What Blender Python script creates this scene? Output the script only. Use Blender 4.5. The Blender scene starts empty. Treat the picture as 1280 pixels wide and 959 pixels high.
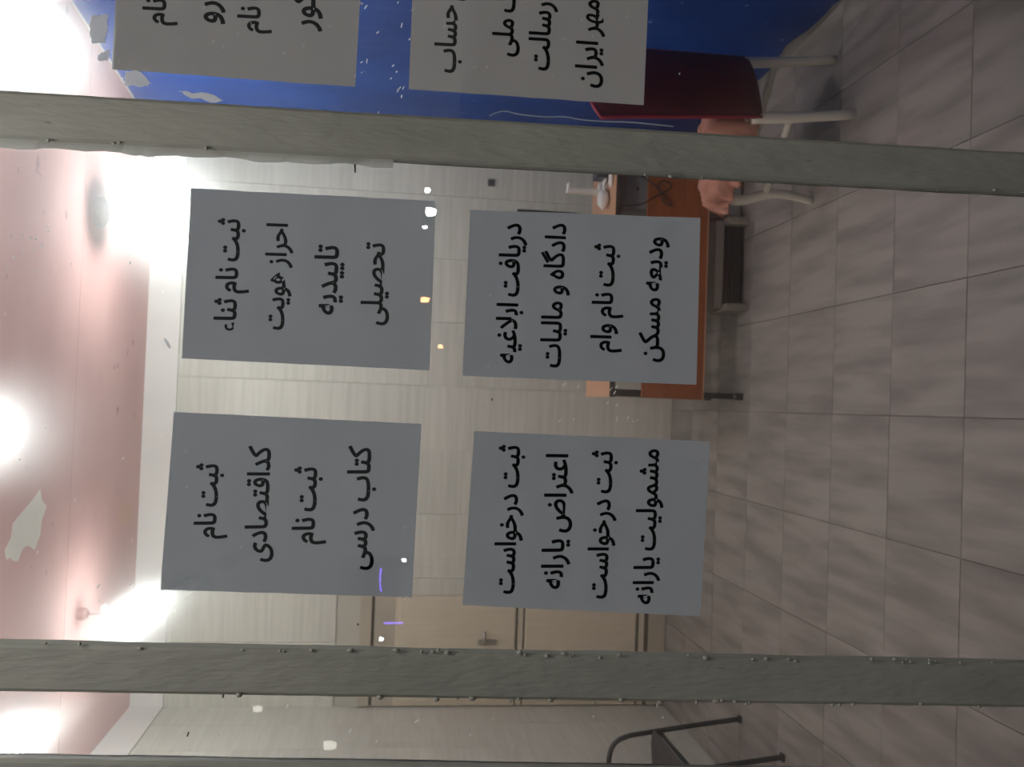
import bpy, bmesh, math, random
from mathutils import Vector, Matrix
random.seed(7)
scene = bpy.context.scene
COL = scene.collection

# ------------------------------------------------------------------ camera
FOC = 1183.0
EYE = Vector((0, 0, 1.85))
yaw, pitch, roll = math.radians(1.44), math.radians(7.66), 0.0395
fwd = Vector((math.sin(yaw)*math.cos(pitch), math.cos(yaw)*math.cos(pitch), -math.sin(pitch)))
r0 = Vector((math.cos(yaw), -math.sin(yaw), 0))
u0 = r0.cross(fwd)
RT = math.cos(roll)*r0 + math.sin(roll)*u0          # the room's right, as the phone held sideways sees it
UP = math.cos(roll)*u0 - math.sin(roll)*r0
cd = bpy.data.cameras.new('camera')
cd.sensor_fit = 'HORIZONTAL'; cd.sensor_width = 36.0; cd.lens = FOC/1280*36.0
cd.dof.use_dof = True; cd.dof.focus_distance = 1.18; cd.dof.aperture_fstop = 13.0
cd.clip_start = 0.02; cd.clip_end = 200
cam = bpy.data.objects.new('camera', cd); COL.objects.link(cam)
m = Matrix((-UP, RT, -fwd)).transposed().to_4x4(); m.translation = EYE
cam.matrix_world = m
scene.camera = cam

# ------------------------------------------------------------------ world, exposure
w = bpy.data.worlds.new('night_street'); scene.world = w; w.use_nodes = True
w.node_tree.nodes['Background'].inputs[0].default_value = (0.98, 1.0, 0.97, 1)
w.node_tree.nodes['Background'].inputs[1].default_value = 0.17
scene.view_settings.view_transform = 'Standard'
scene.view_settings.look = 'None'
scene.view_settings.gamma = 1.0
scene.view_settings.use_curve_mapping = False
scene.view_settings.exposure = 0.0
LAMP = 192.0        # radiance of the pendant bulbs
scene.cycles.use_denoising = True
scene.cycles.max_bounces = 10
scene.cycles.transparent_max_bounces = 24
scene.cycles.sample_clamp_indirect = 8.0
scene.cycles.caustics_reflective = False
scene.cycles.caustics_refractive = True
scene.cycles.blur_glossy = 0.3

def ray(x, y): return fwd + (x-640)/FOC*(-UP) + (479.5-y)/FOC*RT
def on_y(x, y, Y): d = ray(x, y); return EYE + d*(Y/d.y)
def on_z(x, y, Z): d = ray(x, y); return EYE + d*((Z-EYE.z)/d.z)

# ------------------------------------------------------------------ materials
def mat(name, col, rough=0.6, col2=None, scale=8.0, stretch=(1, 1, 1), bump=0.0, bscale=40.0, metal=0.0, spec=0.5, lo=0.35, hi=0.65, detail=4.0, obj_random=0.0, spots=None):
    M = bpy.data.materials.new(name); M.use_nodes = True
    nt = M.node_tree; N = nt.nodes; L = nt.links
    b = N['Principled BSDF']
    b.inputs['Base Color'].default_value = (*col, 1)
    b.inputs['Roughness'].default_value = rough
    b.inputs['Metallic'].default_value = metal
    b.inputs['Specular IOR Level'].default_value = spec
    tc = N.new('ShaderNodeTexCoord'); mp = N.new('ShaderNodeMapping'); mp.inputs['Scale'].default_value = stretch
    L.new(tc.outputs['Object'], mp.inputs['Vector'])
    out = None
    if obj_random or col2:
        oi = N.new('ShaderNodeObjectInfo')
    vec = mp.outputs['Vector']
    if obj_random:
        add = N.new('ShaderNodeVectorMath'); add.operation = 'MULTIPLY_ADD'
        cmb = N.new('ShaderNodeCombineXYZ')
        for i in range(3): L.new(oi.outputs['Random'], cmb.inputs[i])
        L.new(cmb.outputs[0], add.inputs[0]); add.inputs[1].default_value = (37, 53, 71); L.new(vec, add.inputs[2])
        vec = add.outputs[0]
    if col2:
        n = N.new('ShaderNodeTexNoise'); n.inputs['Scale'].default_value = scale; n.inputs['Detail'].default_value = detail
        L.new(vec, n.inputs['Vector'])
        r = N.new('ShaderNodeValToRGB'); r.color_ramp.elements[0].position = lo; r.color_ramp.elements[1].position = hi
        r.color_ramp.elements[0].color = (*col, 1); r.color_ramp.elements[1].color = (*col2, 1)
        L.new(n.outputs['Fac'], r.inputs['Fac']); out = r.outputs['Color']
    if spots:
        scol, sscale, slo, shi = spots
        n3 = N.new('ShaderNodeTexNoise'); n3.inputs['Scale'].default_value = sscale; n3.inputs['Detail'].default_value = 6
        L.new(vec, n3.inputs['Vector'])
        r3 = N.new('ShaderNodeValToRGB'); r3.color_ramp.elements[0].position = slo; r3.color_ramp.elements[1].position = shi
        L.new(n3.outputs['Fac'], r3.inputs['Fac'])
        mx = N.new('ShaderNodeMix'); mx.data_type = 'RGBA'
        L.new(r3.outputs['Color'], mx.inputs['Factor'])
        if out: L.new(out, mx.inputs['A'])
        else: mx.inputs['A'].default_value = (*col, 1)
        mx.inputs['B'].default_value = (*scol, 1)
        out = mx.outputs['Result']
    if obj_random and out:
        hs = N.new('ShaderNodeHueSaturation')
        mr = N.new('ShaderNodeMapRange'); mr.inputs['To Min'].default_value = 1-obj_random; mr.inputs['To Max'].default_value = 1+obj_random
        L.new(oi.outputs['Random'], mr.inputs['Value']); L.new(mr.outputs[0], hs.inputs['Value']); L.new(out, hs.inputs['Color'])
        out = hs.outputs['Color']
    if out: L.new(out, b.inputs['Base Color'])
    if bump:
        n2 = N.new('ShaderNodeTexNoise'); n2.inputs['Scale'].default_value = bscale; n2.inputs['Detail'].default_value = 5
        L.new(vec, n2.inputs['Vector'])
        bp = N.new('ShaderNodeBump'); bp.inputs['Strength'].default_value = bump; bp.inputs['Distance'].default_value = 0.01
        L.new(n2.outputs['Fac'], bp.inputs['Height']); L.new(bp.outputs[0], b.inputs['Normal'])
    return M

def emit(name, col, s):
    M = bpy.data.materials.new(name); M.use_nodes = True; nt = M.node_tree
    b = nt.nodes['Principled BSDF']; b.inputs['Base Color'].default_value = (0.8, 0.8, 0.8, 1)
    b.inputs['Emission Color'].default_value = (*col, 1); b.inputs['Emission Strength'].default_value = s
    return M

def glass(name, haze, lobes, tint=(0.97, 0.985, 0.975), mirror=True, soft=False):
    """window glass: clear, mirror-like at its Fresnel share, plus an added haze that imitates bloom around the lamps behind it"""
    M = bpy.data.materials.new(name); M.use_nodes = True; nt = M.node_tree; N = nt.nodes; L = nt.links
    N.remove(N['Principled BSDF']); o = N['Material Output']
    t = N.new('ShaderNodeBsdfTransparent'); t.inputs[0].default_value = (*tint, 1)
    last = t.outputs[0]
    if haze:
        hz = None
        for k, (ior, rough) in enumerate(lobes):
            rf = N.new('ShaderNodeBsdfRefraction'); rf.inputs['Roughness'].default_value = rough; rf.inputs['IOR'].default_value = ior
            if hz is None: hz = rf.outputs[0]
            else:
                mk = N.new('ShaderNodeMixShader'); mk.inputs[0].default_value = 1.0/(k+1)
                L.new(hz, mk.inputs[1]); L.new(rf.outputs[0], mk.inputs[2]); hz = mk.outputs[0]
        mx = N.new('ShaderNodeMixShader'); mx.inputs[0].default_value = haze
        if soft:
            at = N.new('ShaderNodeAttribute'); at.attribute_name = 'film'
            mu = N.new('ShaderNodeMath'); mu.operation = 'MULTIPLY'; mu.inputs[1].default_value = haze
            L.new(at.outputs['Fac'], mu.inputs[0]); L.new(mu.outputs[0], mx.inputs[0])
        L.new(last, mx.inputs[1]); L.new(hz, mx.inputs[2]); last = mx.outputs[0]
    if mirror:
        g = N.new('ShaderNodeBsdfGlossy'); g.inputs['Roughness'].default_value = 0.0
        fr = N.new('ShaderNodeFresnel'); fr.inputs['IOR'].default_value = 1.5
        mx2 = N.new('ShaderNodeMixShader'); L.new(fr.outputs[0], mx2.inputs[0]); L.new(last, mx2.inputs[1]); L.new(g.outputs[0], mx2.inputs[2])
        last = mx2.outputs[0]
    L.new(last, o.inputs['Surface'])
    return M

def sheet_mat(name, col, trans, mixf):
    M = bpy.data.materials.new(name); M.use_nodes = True; nt = M.node_tree; N = nt.nodes; L = nt.links
    N.remove(N['Principled BSDF']); o = N['Material Output']
    d = N.new('ShaderNodeBsdfDiffuse'); d.inputs[0].default_value = (*col, 1)
    t = N.new('ShaderNodeBsdfTranslucent'); t.inputs[0].default_value = (*trans, 1)
    tc = N.new('ShaderNodeTexCoord'); n = N.new('ShaderNodeTexNoise'); n.inputs['Scale'].default_value = 14; n.inputs['Detail'].default_value = 5
    L.new(tc.outputs['Object'], n.inputs['Vector'])
    r = N.new('ShaderNodeMapRange'); r.inputs['To Min'].default_value = mixf-0.05; r.inputs['To Max'].default_value = mixf+0.05
    L.new(n.outputs['Fac'], r.inputs['Value'])
    mx = N.new('ShaderNodeMixShader'); L.new(r.outputs[0], mx.inputs[0]); L.new(d.outputs[0], mx.inputs[1]); L.new(t.outputs[0], mx.inputs[2])
    L.new(mx.outputs[0], o.inputs['Surface'])
    return M

M_walltile = mat('cream_stone_tile', (0.58, 0.57, 0.50), 0.3, (0.675, 0.665, 0.59), 3.0, (0.6, 1, 12), obj_random=0.035)
M_grout = mat('pale_grout', (0.52, 0.50, 0.43), 0.9)
M_floortile = mat('grey_veined_floor_tile', (0.18, 0.165, 0.15), 0.45, (0.315, 0.29, 0.267), 2.6, (5.0, 0.7, 1), obj_random=0.05, detail=7.0, lo=0.33, hi=0.60, bump=0.03)
M_floorgrout = mat('floor_grout', (0.20, 0.185, 0.167), 0.9)
M_ceil = mat('pink_ceiling_paint', (0.78, 0.49, 0.46), 0.8, (0.68, 0.41, 0.39), 1.6, bump=0.12, bscale=30, spots=((0.27, 0.19, 0.18), 9.0, 0.68, 0.78))
M_ceilbare = mat('bare_plaster', (0.86, 0.83, 0.75), 0.9, (0.80, 0.77, 0.69), 8)
M_seam = mat('ceiling_seam', (0.55, 0.35, 0.32), 0.9)
M_plaster = mat('white_plaster', (0.80, 0.78, 0.74), 0.6, (0.76, 0.74, 0.70), 5)
M_blue = mat('blue_vinyl', (0.006, 0.038, 0.20), 0.5, (0.010, 0.056, 0.27), 3.0, bump=0.15, bscale=6, spec=0.3, spots=((0.25, 0.35, 0.6), 22.0, 0.68, 0.76))
M_wallgrey = mat('grey_wall', (0.42, 0.41, 0.38), 0.85, (0.36, 0.35, 0.33), 6)
M_frame = mat('grey_painted_steel', (0.56, 0.535, 0.465), 0.5, (0.49, 0.47, 0.41), 7.0, (3, 3, 0.7), bump=0.25, bscale=55, spots=((0.35, 0.31, 0.25), 40.0, 0.70, 0.74))
M_putty = None
M_door = mat('tan_door_paint', (0.68, 0.60, 0.46), 0.5, (0.64, 0.56, 0.43), 6, (6, 6, 0.7))
M_doordark = mat('dim_tan_door_frame', (0.48, 0.43, 0.34), 0.5, (0.44, 0.395, 0.31), 6)
M_gap = mat('dark_gap', (0.10, 0.075, 0.055), 0.9)
M_chrome = mat('brushed_metal', (0.45, 0.42, 0.38), 0.35, metal=0.9)
M_orange = mat('orange_wood_laminate', (0.36, 0.11, 0.036), 0.4, (0.29, 0.085, 0.028), 5.0, (0.8, 4, 9))
M_top = mat('light_wood_top', (0.60, 0.335, 0.20), 0.35, (0.54, 0.29, 0.165), 5.0, (0.8, 9, 4))
M_black = mat('black_metal', (0.018, 0.017, 0.017), 0.4)
M_blackplastic = mat('black_plastic', (0.02, 0.02, 0.022), 0.5)
M_pcgrey = mat('grey_case', (0.26, 0.275, 0.28), 0.5, metal=0.1)
M_white = mat('white_plastic', (0.75, 0.74, 0.70), 0.4)
M_navy = mat('navy_plastic', (0.02, 0.027, 0.05), 0.4)
M_whitepaint = mat('ivory_painted_wood', (0.80, 0.76, 0.66), 0.4, (0.74, 0.70, 0.60), 12)
M_red = mat('dark_red_cloth', (0.085, 0.003, 0.006), 0.8, (0.06, 0.002, 0.004), 12, bump=0.1, bscale=120)
M_redpipe = mat('red_piping', (0.30, 0.015, 0.03), 0.6)
M_cloth = mat('salmon_cloth', (0.50, 0.245, 0.185), 0.9, (0.37, 0.165, 0.12), 18, bump=0.3, bscale=40)
M_greyseat = mat('dark_grey_upholstery', (0.055, 0.048, 0.046), 0.75, bump=0.1, bscale=150)
M_beige = mat('beige_plastic', (0.25, 0.225, 0.195), 0.5)
M_cable = mat('black_cable', (0.015, 0.014, 0.014), 0.5)
M_lampdark = mat('dark_grey_lamp_holder', (0.03, 0.032, 0.037), 0.5)
M_bulb = emit('lit_bulb', (0.945, 1.0, 0.985), LAMP)
M_streetw = emit('lit_white_street_lamp', (0.95, 0.98, 1.0), 60.0)
M_streeto = emit('lit_orange_street_lamp', (1.0, 0.42, 0.16), 45.0)
M_streetd = emit('dim_lit_shop_lamp', (1.0, 0.97, 0.86), 7.0)
M_neon = emit('violet_neon', (0.18, 0.10, 1.0), 18.0)
M_pave = mat('street_asphalt', (0.07, 0.07, 0.068), 0.9, (0.09, 0.09, 0.088), 5, bump=0.2)
M_glass = glass('window_glass', 0.0, ())
M_bloomglass = glass('bloom_haze_glass', 0.16, ((1.05, 0.6), (0.952, 0.6), (1.13, 0.7), (0.885, 0.7)))  # rough lobes put bloom around the lamps into the glass
M_glarefilm = glass('glare_film', 0.30, ((1.07, 0.6), (0.935, 0.6), (1.16, 0.7), (0.862, 0.7)), (1, 1, 1), False, True)  # film that spreads lamp light into streaks and halos of glare
M_paper = sheet_mat('white_paper', (0.70, 0.735, 0.755), (0.55, 0.60, 0.64), 0.40)
M_paperwarm = sheet_mat('creamy_white_paper', (0.74, 0.73, 0.70), (0.56, 0.56, 0.54), 0.40)
M_putty = sheet_mat('white_silicone', (0.80, 0.79, 0.74), (0.75, 0.74, 0.70), 0.5)
M_ink = mat('black_print_ink', (0.012, 0.012, 0.014), 0.6)
M_tape = sheet_mat('old_tape_residue', (0.75, 0.78, 0.82), (0.8, 0.84, 0.9), 0.6)
M_fleck = sheet_mat('pale_dust', (0.9, 0.9, 0.9), (0.95, 0.95, 0.95), 0.75)

# ------------------------------------------------------------------ mesh helpers
def link(name, me, mats=(), parent=None):
    o = bpy.data.objects.new(name, me); COL.objects.link(o)
    if me is not None and not me.materials:
        for k in (mats if isinstance(mats, (list, tuple)) else [mats]): me.materials.append(k)
    if parent: o.parent = parent
    return o
def tag(o, label=None, cat=None, group=None, kind=None):
    if label: o['label'] = label
    if cat: o['category'] = cat
    if group: o['group'] = group
    if kind: o['kind'] = kind
    return o
def empty(name, loc, rz=0.0):
    o = bpy.data.objects.new(name, None); COL.objects.link(o); o.location = loc; o.rotation_euler = (0, 0, rz)
    o.empty_display_size = 0.1
    return o
def box(bm, c, s, rot=None):
    r = bmesh.ops.create_cube(bm, size=1.0)
    M = Matrix.Translation(Vector(c)) @ (rot.to_4x4() if rot else Matrix()) @ Matrix.Diagonal((*s, 1))
    bmesh.ops.transform(bm, matrix=M, verts=r['verts'])
    return r['verts']
def finish(bm, name, mats, parent=None, bevel=0.0, smooth=False):
    if bevel:
        bmesh.ops.bevel(bm, geom=list(bm.edges), offset=bevel, segments=2, affect='EDGES', profile=0.6)
    bmesh.ops.recalc_face_normals(bm, faces=bm.faces[:])
    me = bpy.data.meshes.new(name); bm.to_mesh(me); bm.free()
    if smooth:
        for p in me.polygons: p.use_smooth = True
    return link(name, me, mats, parent)
def boxobj(name, c, s, mt, parent=None, bevel=0.0, rot=None):
    bm = bmesh.new(); box(bm, c, s, rot); return finish(bm, name, mt, parent, bevel)
def tube(bm, pts, rad, seg=10, cap=True):
    pts = [Vector(p) for p in pts]; n = len(pts)
    rads = rad if isinstance(rad, (list, tuple)) else [rad]*n
    rings = []; prev = None
    for i, p in enumerate(pts):
        t = (pts[min(i+1, n-1)]-pts[max(i-1, 0)]).normalized()
        if prev is None:
            a = t.orthogonal().normalized()
        else:
            a = (prev - t*prev.dot(t)).normalized()
        prev = a; b = t.cross(a)
        rings.append([bm.verts.new(p+(a*math.cos(2*math.pi*k/seg)+b*math.sin(2*math.pi*k/seg))*rads[i]) for k in range(seg)])
    for i in range(n-1):
        for k in range(seg):
            bm.faces.new((rings[i][k], rings[i][(k+1) % seg], rings[i+1][(k+1) % seg], rings[i+1][k]))
    if cap:
        bm.faces.new(rings[0]); bm.faces.new(rings[-1])
def tubeobj(name, pts, rad, mt, parent=None, seg=10):
    bm = bmesh.new(); tube(bm, pts, rad, seg); return finish(bm, name, mt, parent, smooth=True)
def spline(pts, n=8):
    pts = [Vector(p) for p in pts]; P = [2*pts[0]-pts[1]]+pts+[2*pts[-1]-pts[-2]]; out = []
    for i in range(1, len(P)-2):
        for k in range(n):
            t = k/n; a, b, c, d = P[i-1], P[i], P[i+1], P[i+2]
            out.append(0.5*((2*b)+(c-a)*t+(2*a-5*b+4*c-d)*t*t+(3*b-a-3*c+d)*t**3))
    out.append(pts[-1]); return out
def lathe(bm, prof, seg=20, c=(0, 0, 0)):
    c = Vector(c); rings = []
    for r, z in prof:
        rings.append([bm.verts.new(c+Vector((max(r, 1e-4)*math.cos(2*math.pi*k/seg), max(r, 1e-4)*math.sin(2*math.pi*k/seg), z))) for k in range(seg)])
    for i in range(len(rings)-1):
        for k in range(seg):
            bm.faces.new((rings[i][k], rings[i][(k+1) % seg], rings[i+1][(k+1) % seg], rings[i+1][k]))
    bm.faces.new(rings[0]); bm.faces.new(rings[-1])
def copy_tree(o, parent=None):
    c = o.copy(); COL.objects.link(c); c.parent = parent
    for ch in list(o.children): copy_tree(ch, c)
    return c
def prism(bm, poly, d):
    """poly: list of Vectors (planar), extruded by the vector d"""
    a = [bm.verts.new(p) for p in poly]; b = [bm.verts.new(Vector(p)+Vector(d)) for p in poly]
    n = len(a); bm.faces.new(a); bm.faces.new(list(reversed(b)))
    for i in range(n): bm.faces.new((a[i], a[(i+1) % n], b[(i+1) % n], b[i]))

# ------------------------------------------------------------------ the room shell
YG = 1.17                      # window glass
YB = 5.95                      # back wall
ZC = 3.28                      # ceiling
XL = -1.885                    # left wall
def XR(y): return 1.56 + 0.085*(YB-y)     # the right wall opens slightly towards the window
YF = YG+0.06                   # room side of the shop front

floor = boxobj('floor', (0.05, 3.6, -0.06), (4.4, 5.1, 0.10), M_floorgrout); tag(floor, kind='structure')
TS = 0.452
tile_me = None
y_line = on_z(1113, 480, 0).y; x_line = on_z(1280, 524, 0).x
def tile_mesh(sx, sy, sz, g=0.0014):
    bm = bmesh.new(); box(bm, (0, 0, 0), (sx-2*g, sy-2*g, sz))
    me = bpy.data.meshes.new('tile'); bm.to_mesh(me); bm.free(); return me
fm = tile_mesh(TS, TS, 0.012); fm.materials.append(M_floortile)
j0 = math.floor((YF-y_line)/TS); i0 = math.floor((XL-x_line)/TS)
for j in range(j0, j0+13):
    for i in range(i0, i0+10):
        a, b = max(x_line+i*TS, XL), min(x_line+(i+1)*TS, 2.0)
        c, d = max(y_line+j*TS, YF), min(y_line+(j+1)*TS, YB)
        if b-a < 0.03 or d-c < 0.03 or a > XR((c+d)/2)+0.02: continue
        full = b-a > TS-1e-4 and d-c > TS-1e-4
        o = link('tile', fm if full else tile_mesh(b-a, d-c, 0.012), M_floortile, floor)
        o.location = ((a+b)/2, (c+d)/2, -0.006+random.uniform(-0.0006, 0.0004))

wall_back = boxobj('wall_back', (-0.1, YB+0.066, 1.7), (4.3, 0.12, 3.5), M_grout); tag(wall_back, kind='structure')
TW, TH, ZT = 0.40, 0.25, 3.09
DX0, DX1, DZ = -1.87, -1.19, 1.955
wm = tile_mesh(TW, 0.012, TH, 0.0011); wm.materials.append(M_walltile)
def wall_tiles(parent, p0, p1, ztop, skip=None, limit=300):
    """tiles on a vertical plane from p0 to p1 (x,y); proud of the base"""
    p0 = Vector((*p0, 0)); p1 = Vector((*p1, 0)); Ln = (p1-p0).length; e = (p1-p0)/Ln; ang = math.atan2(e.y, e.x)
    n = 0
    rows = int(math.ceil(ztop/TH))
    for r in range(rows):
        za, zb = ztop-(r+1)*TH, ztop-r*TH
        za = max(za, 0.0)
        if zb-za < 0.02: continue
        s = 0.0
        while s < Ln-0.01:
            a, b = s, min(s+TW, Ln); s += TW
            segs = [(a, b)]
            if skip:
                sa, sb, sz = skip
                if za < sz-0.02:
                    segs = []
                    if a < sa: segs.append((a, min(b, sa)))
                    if b > sb: segs.append((max(a, sb), b))
                    if za < sz < zb: pass
            for (a2, b2) in segs:
                if b2-a2 < 0.02: continue
                full = abs(b2-a2-TW) < 1e-4 and abs(zb-za-TH) < 1e-4
                o = link('tile', wm if full else tile_mesh(b2-a2, 0.012, zb-za, 0.0011), M_walltile, parent)
                q = p0+e*((a2+b2)/2)
                o.location = (q.x, q.y, (za+zb)/2); o.rotation_euler = (0, 0, ang); n += 1
    return n
wall_tiles(wall_back, (XL, YB), (XR(YB), YB), ZT, skip=(DX0-XL, DX1-XL, DZ+0.001))

wall_left = boxobj('wall_left', (XL-0.066, 3.6, 1.7), (0.12, 4.9, 3.5), M_grout); tag(wall_left, kind='structure')
wall_tiles(wall_left, (XL, YF), (XL, YB), ZT)

bm = bmesh.new()
prism(bm, [Vector((XR(YF-0.2)+0.012, YF-0.2, -0.05)), Vector((XR(YF-0.2)+0.14, YF-0.2, -0.05)), Vector((XR(YB+0.1)+0.14, YB+0.1, -0.05)), Vector((XR(YB+0.1)+0.012, YB+0.1, -0.05))], (0, 0, 3.5))
wall_right = finish(bm, 'wall_right', M_wallgrey); tag(wall_right, kind='structure')
# blue vinyl covering with a torn lower edge
bm = bmesh.new(); n = 60; lo = []; hi = []
for i in range(n+1):
    y = YF+0.02+(YB-0.01-YF-0.02)*i/n
    z = 0.035+0.05*random.random()*(0.5+0.5*math.sin(i*0.9))+0.02*math.sin(i*0.37)
    wav = 0.004*math.sin(i*1.3)
    lo.append(bm.verts.new((XR(y)-wav, y, max(z, 0.012)))); hi.append(bm.verts.new((XR(y)-wav*0.3, y, ZC-0.02)))
for i in range(n): bm.faces.new((lo[i], lo[i+1], hi[i+1], hi[i]))
r = bmesh.ops.extrude_face_region(bm, geom=bm.faces[:])
bmesh.ops.translate(bm, vec=(0.009, 0, 0), verts=[g for g in r['geom'] if isinstance(g, bmesh.types.BMVert)])
bs = finish(bm, 'blue_vinyl_covering', M_blue, wall_right); bs['label'] = 'blue vinyl covering with scuffs and a torn lower edge'

# ceiling of painted panels with open seams
ceiling = boxobj('ceiling', (0.05, 3.6, ZC+0.066), (4.4, 5.1, 0.10), M_seam); tag(ceiling, kind='structure')
yj = on_z(95, 480, ZC).y
ys = [YF-0.1, yj-2.44, yj-1.22, yj, YB]
for k in range(len(ys)-1):
    cuts = [XL-0.02, 1.98]
    for q in range(1):
        a, b = cuts[q], cuts[q+1]
        o = boxobj('ceiling_panel', ((a+b)/2, (ys[k]+ys[k+1])/2, ZC+0.008), (b-a-0.004, ys[k+1]-ys[k]-0.004, 0.016), M_ceil, ceiling)
def ceil_blob(pts, name, mt):
    P = [on_z(x, y, ZC) for x, y in pts]
    bm = bmesh.new(); prism(bm, [Vector((p.x, p.y, ZC-0.0015)) for p in P], (0, 0, 0.003)); return finish(bm, name, mt, ceiling)
pp = ceil_blob([(50, 612), (52, 625), (58, 633), (52, 650), (50, 668), (43, 688), (38, 684), (33, 682), (27, 688), (22, 702), (16, 701), (13, 697), (8, 700), (6, 688), (10, 680), (14, 672), (16, 655), (24, 645), (32, 635), (40, 626)], 'peeled_patch', M_ceilbare)
pp['label'] = 'bare patch where the pink paint has peeled'
ceil_blob([(126, 758), (132, 754), (136, 762), (134, 772), (128, 774), (125, 768)], 'peeled_patch', M_ceilbare)
ceil_blob([(150, 630), (160, 628), (166, 640), (164, 655), (152, 657), (147, 645)], 'water_stain', mat('ochre_stain', (0.72, 0.46, 0.37), 0.8))

# plaster bands between tiles and ceiling
def trim(name, p0, p1, depth, z0, z1, inward):
    bm = bmesh.new(); p0 = Vector((*p0, z0)); p1 = Vector((*p1, z0)); iv = Vector((*inward, 0))
    prism(bm, [p0, p1, p1+iv*depth, p0+iv*depth], (0, 0, z1-z0))
    return tag(finish(bm, name, M_plaster), kind='structure')
trim('trim_1', (XL, YB+0.004), (XR(YB), YB+0.004), 0.022, ZT+0.001, ZC, (0, -1))
trim('trim_2', (XL-0.004, YF), (XL-0.004, YB-0.02), 0.022, ZT+0.001, ZC, (1, 0))

# shop front around the window
WX0, WX1, WZ0, WZ1 = -0.52, 1.02, 0.80, 2.62
wall_front = empty('wall_front', (0, YG, 0)); tag(wall_front, kind='structure')
for (x0, x1, z0, z1) in ((XL-0.13, WX0, -0.01, 3.4), (WX1, XR(YG)+0.14, -0.01, 3.4), (WX0, WX1, -0.01, WZ0), (WX0, WX1, WZ1, 3.4)):
    o = boxobj('wall_panel', ((x0+x1)/2, 0, (z0+z1)/2), (x1-x0, 0.12, z1-z0), M_wallgrey, wall_front)

# the tan door in the corner
door = empty('door_1', (DX1-0.34, YB, 0)); tag(door, kind='structure')
dx = DX1-0.34; hw = 0.34
def dbox(name, x0, x1, y0, y1, z0, z1, mt, parent=None, bevel=0.0):
    par = parent or door
    o = boxobj(name, ((x0+x1)/2-dx, (y0+y1)/2-YB, (z0+z1)/2), (x1-x0, y1-y0, z1-z0), mt, par, bevel)
    return o
zf = lambda x: on_y(x, 780, YB).z
dbox('door_frame_head', DX0, DX1, YB-0.03, YB+0.01, zf(464), zf(450), M_doordark)
dbox('transom_gap', DX0, DX1, YB-0.006, YB+0.008, zf(468), zf(464), M_gap)
dbox('transom_panel', DX0, DX1, YB-0.018, YB+0.008, zf(494), zf(468), M_doordark)
leaf = dbox('door_leaf', DX0, DX1, YB-0.02, YB+0.008, zf(806), zf(494), M_door)
for a, b in ((643, 499), (793, 657)):
    dbox('door_panel', DX0+0.03, DX1-0.004, YB-0.032, YB-0.018, zf(a), zf(b), M_door, leaf, 0.004)
dbox('rail_groove', DX0, DX1, YB-0.0225, YB-0.018, zf(646.5), zf(644.5), M_gap, leaf)
dbox('rail_groove', DX0, DX1, YB-0.0225, YB-0.018, zf(655), zf(653), M_gap, leaf)
dbox('rail_groove', DX0, DX1, YB-0.0225, YB-0.018, zf(797), zf(795), M_gap, leaf)
dbox('bottom_gap', DX0, DX1, YB-0.022, YB+0.008, zf(808), zf(804), M_gap)
dbox('threshold', DX0, DX1, YB-0.03, YB+0.008, 0.004, zf(809), M_doordark)
hp = on_y(605, 803, YB-0.03)
bm = bmesh.new()
tube(bm, [(hp.x-dx, -0.03, hp.z), (hp.x-dx, -0.075, hp.z)], 0.012)
tube(bm, [(hp.x-dx-0.002, -0.075, hp.z), (hp.x-dx+0.075, -0.075, hp.z+0.005)], 0.010)
finish(bm, 'door_handle', M_chrome, leaf, smooth=True)
bm = bmesh.new(); box(bm, (hp.x-dx, -0.033, hp.z-0.02), (0.035, 0.006, 0.12)); finish(bm, 'handle_plate', M_chrome, leaf)

# ------------------------------------------------------------------ the window
win = empty('window_1', (0, YG, WZ0)); tag(win, kind='structure')
def wl(p): return Vector((p[0], p[1]-YG, p[2]-WZ0))
def bar(name, xa_t, xb_t, xa_b, xb_b, zt, zb, d0=-0.016, d1=0.003):
    """a steel box bar; x edges at two heights, continued over the window's height"""
    def lx(a_t, a_b, z): return a_b+(a_t-a_b)*(z-zb)/(zt-zb)
    bm = bmesh.new(); n = 40; rings = []
    for i in range(n+1):
        z = WZ0+(WZ1-WZ0)*i/n; L, R = lx(xa_t, xa_b, z), lx(xb_t, xb_b, z); q = 0.004
        prof = [(L, d0+q), (L+q, d0), ((L+R)/2, d0+random.uniform(-0.0006, 0.0006)), (R-q, d0), (R, d0+q), (R, d1), (L, d1)]
        rings.append([bm.verts.new(wl((x+random.uniform(-0.0005, 0.0005), YG+y, z))) for x, y in prof])
    m = len(rings[0])
    for i in range(n):
        for k in range(m): bm.faces.new((rings[i][k], rings[i][(k+1) % m], rings[i+1][(k+1) % m], rings[i+1][k]))
    bm.faces.new(rings[0]); bm.faces.new(rings[-1])
    return finish(bm, name, M_frame, win), lx
YM = YG-0.016
e = lambda x, y: on_y(x, y, YM)
R1, R2, R3, R4 = e(0, 112), e(0, 172), e(1280, 190), e(1280, 242)
L1, L2, L3, L4 = e(0, 805), e(0, 865), e(1280, 830), e(1280, 885)
mr, lxr = bar('mullion', R2.x, R1.x, R4.x, R3.x, R1.z, R3.z)
ml, lxl = bar('mullion', L2.x, L1.x, L4.x, L3.x, L1.z, L3.z)
JT, JB = e(60, 950), e(620, 959)
jl, _ = bar('window_jamb', WX0, JT.x, WX0, JB.x, JT.z, JB.z)
jr, _ = bar('window_jamb', WX1-0.06, WX1, WX1-0.06, WX1, 2, 1)
boxobj('window_sill', wl(((WX0+WX1)/2, YG, WZ0+0.025)), (WX1-WX0, 0.09, 0.05), M_frame, win, 0.004)
boxobj('window_head', wl(((WX0+WX1)/2, YG, WZ1-0.025)), (WX1-WX0, 0.09, 0.05), M_frame, win, 0.004)
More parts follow.
